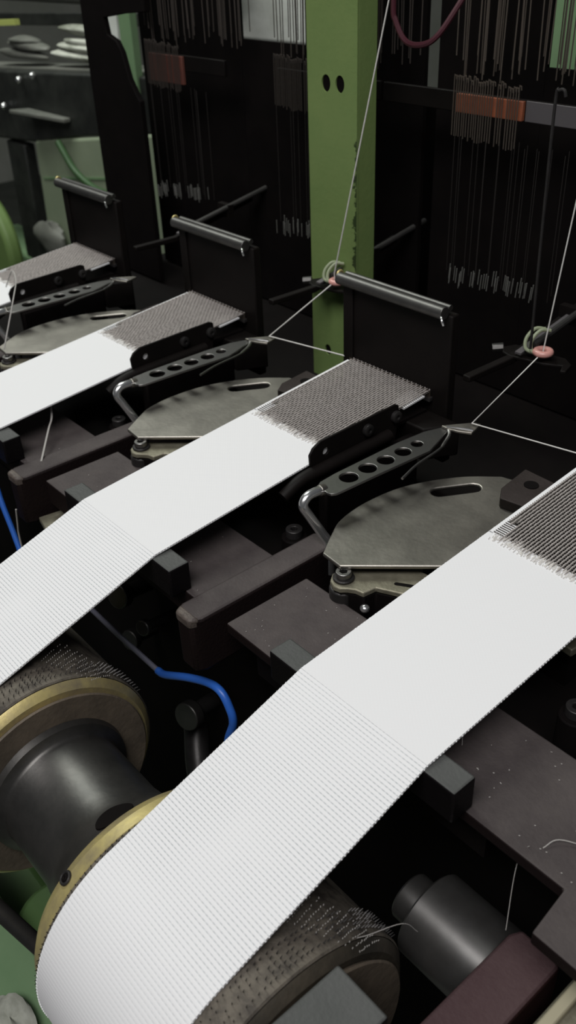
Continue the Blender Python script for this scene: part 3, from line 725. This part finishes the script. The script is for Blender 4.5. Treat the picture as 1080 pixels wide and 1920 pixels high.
# ---------------------------------------------------------------- lower right parts
sh = root('drive_shaft', (1.0, -0.44, -0.45))
tag(sh, 'dull grey stepped shaft at the lower right, entering the brown block', 'shaft')
AY, AZ = -0.42, -0.43
obj('collar', MB().lathe([(0.945, 0.0), (0.945, 0.098), (0.950, 0.103), (1.135, 0.103), (1.135, 0.0)], AY, AZ, 56, closed=False), M['shaft'], sh)
obj('journal', MB().lathe([(0.885, 0.0), (0.885, 0.054), (0.890, 0.058), (0.944, 0.058), (0.944, 0.0)], AY, AZ, 40, closed=False), M['shaft'], sh)
bb = root('bearing_block', (1.19, -0.7, -1.0))
tag(bb, 'red brown iron bearing block at the bottom right corner', 'block')
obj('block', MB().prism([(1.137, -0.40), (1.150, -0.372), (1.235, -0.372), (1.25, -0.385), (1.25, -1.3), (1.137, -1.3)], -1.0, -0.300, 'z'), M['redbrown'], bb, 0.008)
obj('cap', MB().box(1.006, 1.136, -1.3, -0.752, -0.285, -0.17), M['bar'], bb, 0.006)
solo('cast_lug', MB().prism([(0.785, 0.256), (0.793, 0.223), (0.83, 0.22), (0.835, 0.27), (0.80, 0.30)], -0.145, -0.12, 'z'), M['cast'], 'small pale cast lug showing at the right edge under the nearest tape', 'lug', bevel=0.004)
solo('lug_post', MB().box(0.70, 0.80, 0.27, 0.40, -0.30, -0.1455), M['black'], 'black post under the nearest tape at the right edge, carrying a pale cast lug', 'post')
gb = root('grooved_bar', (1.35, -0.8, -1.0)); tag(gb, 'pale grooved metal bar in the bottom right corner beside the brown bearing block', 'bar')
obj('bar', MB().box(1.275, 1.40, -1.3, -0.36, -1.0, -0.315), M['cast'], gb, 0.006)
obj('ridge', MB().box(1.283, 1.308, -1.3, -0.36, -0.315, -0.298), M['castpale'], gb, 0.004)
obj('ridge', MB().box(1.335, 1.36, -1.3, -0.36, -0.315, -0.298), M['castpale'], gb, 0.004)
# clutter hanging in the dark under the bed
def bolt_end(c, r_, l, lab, d=(0.25, -1, 0.3)):
    d = Vector(d).normalized(); c = Vector(c)
    r = root('machine_screw', tuple(c)); tag(r, lab, 'screw', 'screw ends in the dark under the bed')
    obj('shank', MB().tube([c, c-d*l], r_*0.6, 14), M['dark_steel'], r)
    obj('head', MB().tube([c+d*r_*0.8, c], r_, 18), M['hub'], r, 0.004)
bolt_end((-0.52, -0.30, -0.44), 0.045, 0.16, 'dull round screw head close under the second tape')
bolt_end((-0.40, -0.30, -0.51), 0.028, 0.16, 'small round screw head right of the grey end of the blue cable')
bolt_end((-0.60, -0.25, -0.72), 0.038, 0.12, 'dull screw head left of the blue cable, above the roller')
bolt_end((-0.24, -0.26, -0.82), 0.05, 0.12, 'broad dull screw head below the bend of the blue cable')
def hose(pts, r_, lab):
    solo('hose', MB().tube(smooth(pts, 6), r_, 12), M['dark_steel'], lab, 'hose', 'dark hoses under the bed')
hose([(-0.30, -0.22, -0.95), (-0.18, -0.30, -1.06), (-0.05, -0.32, -1.20), (0.12, -0.26, -1.35)], 0.045, 'dark hose in the shade between blue cable and nearest roller')
# blue cable
bc = root('blue_cable', (-0.1, -0.37, -0.6)); tag(bc, 'bright blue cable curving through the dark left of the nearest tape', 'cable')
obj('blue_sheath', MB().tube(smooth([(-0.236, -0.37, -0.55), (-0.192, -0.37, -0.537), (-0.06, -0.37, -0.455), (0.054, -0.37, -0.395), (0.115, -0.37, -0.385), (0.150, -0.37, -0.420), (0.163, -0.37, -0.475), (0.128, -0.37, -0.60), (0.13, -0.30, -0.75)], 8), 0.0125, 12), M['blue'], bc)
obj('grey_end', MB().tube(smooth([(-0.62, -0.30, -0.52), (-0.602, -0.37, -0.549), (-0.48, -0.37, -0.553), (-0.366, -0.37, -0.551), (-0.236, -0.37, -0.55)], 8), [0.006]*8+[0.0075]*9+[0.009]*8+[0.011]*8, 12) if False else MB().tube(smooth([(-0.74, -0.37, -0.545), (-0.602, -0.37, -0.549), (-0.48, -0.37, -0.553), (-0.366, -0.37, -0.551), (-0.238, -0.37, -0.55)], 8), 0.009, 12), M['greycable'], bc)
# left edge blue cable and the greenish bracket under the second bar
solo('blue_cable', MB().tube(smooth([(-1.18, -0.40, -0.05), (-1.08, -0.44, -0.22), (-1.0, -0.45, -0.36), (-0.93, -0.46, -0.47)], 6), 0.010, 10), M['blue'], 'dim blue cable dropping at the left edge below the reddish arm', 'cable')
solo('feeler_bracket', MB().prism([(-0.86, -0.40), (-0.68, -0.44), (-0.66, -0.33), (-0.83, -0.22)], -0.27, -0.25, 'z'), M['cast'], 'small greenish bracket below the second breast bar', 'bracket', bevel=0.003)
# loose fibres
def fibre(pts, r_, lab, group='loose yarn ends'):
    solo('loose_yarn', MB().tube(smooth(pts, 6), r_, 5), M['lint'], lab, 'yarn', group)
fibre([(-1.19, -0.13, -0.02), (-1.12, -0.17, -0.05), (-1.068, -0.212, -0.06), (-0.951, -0.312, -0.104)], 0.004, 'loose yarn end hanging from the third tape onto the reddish arm')
fibre([(-0.919, -0.45, -0.223), (-0.94, -0.45, -0.30), (-0.95, -0.45, -0.339), (-0.952, -0.45, -0.41)], 0.003, 'short loose yarn hanging at the left edge above the second tape')
fibre([(0.807, -0.141, -0.112), (0.822, -0.186, -0.108), (0.850, -0.225, -0.112)], 0.0013, 'fine curved fibre lying by the end of the nearest breast bar')
fibre([(1.13, -0.312, -0.112), (1.143, -0.277, -0.105), (1.20, -0.24, -0.112)], 0.0011, 'bent fibre lying on the brown block at the right edge')
fibre([(1.13, -0.40, -0.298), (1.10, -0.35, -0.20), (1.096, -0.33, -0.14), (1.11, -0.33, -0.110)], 0.0008, 'fine fibre leaning from bearing block to bed block')
fibre([(0.93, -0.72, -0.212), (0.965, -0.66, -0.24), (0.99, -0.56, -0.27), (1.00, -0.52, -0.33)], 0.0009, 'bright fibre between nearest roller and grey shaft')
fibre([(-2.213, 0.213, 0.07), (-2.073, 0.196, 0.18), (-1.894, 0.131, 0.2), (-1.694, 0.02, 0.2), (-1.60, -0.10, 0.05)], 0.003, 'pale looped yarn at the left edge beside the farthest tape')
# dust flecks on the bed blocks
mb = MB(); rd = random.Random(21)
for i in range(80):
    k = rd.choice((0, 0, 0, -1, -1, -2)); x = rd.uniform(0.17, 1.0)+k; y = rd.uniform(-0.35, -0.08); a = rd.uniform(0, PI); l = rd.uniform(0.001, 0.0045)
    mb.tube([(x, y, ZT+0.0012), (x+l*math.cos(a), y+l*math.sin(a), ZT+0.0014)], rd.uniform(0.0005, 0.0012), 4)
for i in range(18):
    x = rd.uniform(1.02, 1.25); y = rd.uniform(-0.35, -0.08); mb.tube([(x, y, ZT+0.0012), (x+0.003, y+0.001, ZT+0.0014)], 0.001, 4)
solo('dust_flecks', mb, M['lint'], 'pale dust flecks scattered over the brown bed blocks', 'dust', kind='stuff')

# ---------------------------------------------------------------- lower left: frame below
lf = root('lower_frame', (-0.6, -0.9, FL)); tag(lf, 'green painted lower machine frame at the bottom left corner', 'frame')
obj('upright', MB().box(-1.2, -0.35, -1.35, -0.75, FL, -1.75), M['bg_mid'], lf, 0.05)
obj('cross_beam', MB().box(-1.3, 0.7, -1.28, -1.0, -1.45, -1.30), M['bg_green'], lf, 0.02)
obj('dome', MB().tube([(-0.28, -0.86, -1.80), (-0.28, -0.86, -1.42)], [0.20, 0.16], 28), M['bg_mid'], lf, 0.02)
solo('fabric_scrap', MB().blob((0.03, -1.17, -1.27), 0.11, 0.06, 0.03, 20, 0.15, 9), M['bg_white'], 'pale crumpled scrap on the green frame in the bottom left corner', 'fabric')
solo('tie_rod', MB().tube([(0.02, -1.20, -0.40), (0.40, -0.98, -0.95)], 0.022, 14), M['hub'], 'dull steel tie rod at the lower left edge beside the hub', 'rod')

# ---------------------------------------------------------------- the machine behind, upper left
def yprism(pts, y0, y1): return MB().prism(pts, y0, y1, 'y')
bg = root('background_loom', (-7.0, 3.3, FL)); tag(bg, 'green and black loom standing behind, out of focus at the upper left', 'machine')
obj('lower_panel', yprism([(-7.3, -1.5), (-7.22, -0.36), (-4.7, 0.02), (-4.7, -1.0)], 2.87, 2.93), M['bg_pale'], bg, 0.03)
obj('panel_rib', yprism([(-7.15, -0.72), (-7.15, -0.70), (-5.2, -0.40), (-5.2, -0.42)], 2.862, 2.869), M['bg_green'], bg)
obj('beam', yprism([(-9.5, -0.55), (-9.5, 0.12), (-4.9, 0.40), (-4.9, -0.02), (-6.2, -0.20), (-7.2, -0.38)], 2.88, 3.04), M['bg_dark'], bg, 0.02)
obj('slide_plate', MB().prism([(-7.3, 2.70), (-6.4, 2.80), (-6.4, 2.875), (-7.2, 2.875)], -0.10, -0.06, 'z'), M['bg_grey'], bg, 0.01)
obj('post', yprism([(-8.0, -1.7), (-7.95, -0.45), (-7.55, -0.45), (-7.6, -1.7)], 2.90, 3.03), M['bg_dark'], bg, 0.02)
obj('leg_bracket', yprism([(-7.35, -1.35), (-7.25, -0.42), (-7.12, -0.42), (-7.25, -1.35)], 2.95, 3.03), M['bg_deep'], bg, 0.02)
obj('foot', MB().box(-9.4, -6.9, 2.95, 3.5, FL, -1.72), M['bg_green'], bg, 0.05)
obj('cover', yprism([(-9.9, 0.75), (-9.9, 1.6), (-4.7, 1.9), (-4.7, 1.0), (-6.1, 0.78)], 3.50, 3.6), M['bg_grey'], bg, 0.05)
obj('yellow_strip', yprism([(-8.3, 0.58), (-8.3, 0.63), (-7.45, 0.68), (-7.45, 0.63)], 3.0, 3.05), M['bg_yellow'], bg)
obj('top_rail', yprism([(-9.5, 0.50), (-9.5, 0.62), (-4.9, 0.80), (-4.9, 0.70)], 3.42, 3.46), M['bg_dark'], bg, 0.01)
obj('shelf', MB().prism([(-9.5, 0.10), (-9.5, 0.13), (-4.9, 0.41), (-4.9, 0.38)], 3.045, 3.42, 'y'), M['bg_grey'], bg)
solo('cable', MB().tube(smooth([(-6.58, 2.80, -0.28), (-6.50, 2.80, -0.36), (-6.34, 2.80, -0.50), (-6.06, 2.80, -0.60), (-5.72, 2.80, -0.62), (-5.3, 2.80, -0.55)], 6), 0.03, 10), M['bg_deep'], 'dark cable sagging across the pale green background panel', 'cable')
for i, (x, z, lab) in enumerate(((-7.55, 0.16, 'left bright knob on the dark background beam'), (-7.25, 0.22, 'middle bright knob on the dark background beam'), (-8.0, -0.12, 'lowest bright knob on the dark background beam'))):
    solo('knob', MB().blob((x+0.3, 2.84, z+0.03), 0.03, 0.035, 0.03, 12, 0.05, i), M['chrome'], lab, 'knob', 'knobs on the background beam')
def heap(cx, cy, cz, w, h, n, seed, m, lab):
    mb = MB(); rd = random.Random(seed)
    for i in range(n):
        z = cz+h*(i/(n-1)-0.5); k = 1-0.45*i/(n-1)
        mb.blob((cx+rd.uniform(-.2, .2)*w, cy+0.03*i/n, z+0.02*rd.uniform(-1, 1)), w*k, 0.10, h*0.9/n, 26, 0.06, seed+i)
    solo('fabric_heap', mb, m, lab, 'fabric')
heap(-6.35, 3.2, 0.50, 0.80, 0.20, 4, 3, M['bg_white'], 'blurred white fabric heap on the background loom')
heap(-7.7, 3.2, 0.40, 0.55, 0.14, 3, 14, M['bg_grey'], 'blurred grey fabric heap left of the white one behind')
solo('round_cover', MB().tube([(-8.02, 2.45, -1.5), (-8.02, 2.62, -1.5)], 0.60, 48), M['bg_olive'], 'green round machine cover at the left edge behind the far tape', 'cover', bevel=0.05)
solo('fabric_heap', MB().blob((-7.05, 2.78, -1.28), 0.28, 0.08, 0.16, 20, 0.14, 6), M['bg_grey'], 'pale fabric piled low beside the green round cover', 'fabric')
# bright things seen between the uprights
win = root('white_cabinet', (-4.0, 4.0, FL)); tag(win, 'bright white cabinet seen through the heddle wires at the top', 'cabinet')
obj('front', MB().prism([(-6.45, 0.62), (-5.6, 0.75), (-5.6, 0.95), (-6.45, 0.90)], 3.95, 4.0, 'y'), M['lit_white'], win, 0.02)
obj('door', MB().box(-5.45, -4.2, 3.9, 4.0, 0.55, 1.1), M['lit_white'], win, 0.03)
solo('green_cabinet', MB().box(-2.1, 0.5, 3.9, 4.0, 0.35, 1.1), M['bg_green'], 'pale green cabinet seen through the wires at the top right corner', 'cabinet', bevel=0.03)
solo('white_sheet', MB().prism([(-5.85, 0.78), (-5.80, 0.60), (-5.50, 0.52), (-5.36, 0.52), (-5.34, 0.84), (-5.85, 0.80)], 2.85, 2.9, 'y'), M['lit_white'], 'small bright white sheet seen past the black harness post', 'sheet')
solo('green_strip', MB().box(-5.33, -5.16, 2.86, 2.92, 0.25, 0.85), M['bg_green'], 'narrow pale green upright seen past the black harness post', 'post')
solo('white_hook', MB().tube([(-5.60, 2.9, 0.20), (-5.60, 2.9, 0.32), (-5.44, 2.9, 0.335)], 0.022, 8), M['lit_white'], 'small white hook shape in the dark right of the harness post', 'hook')
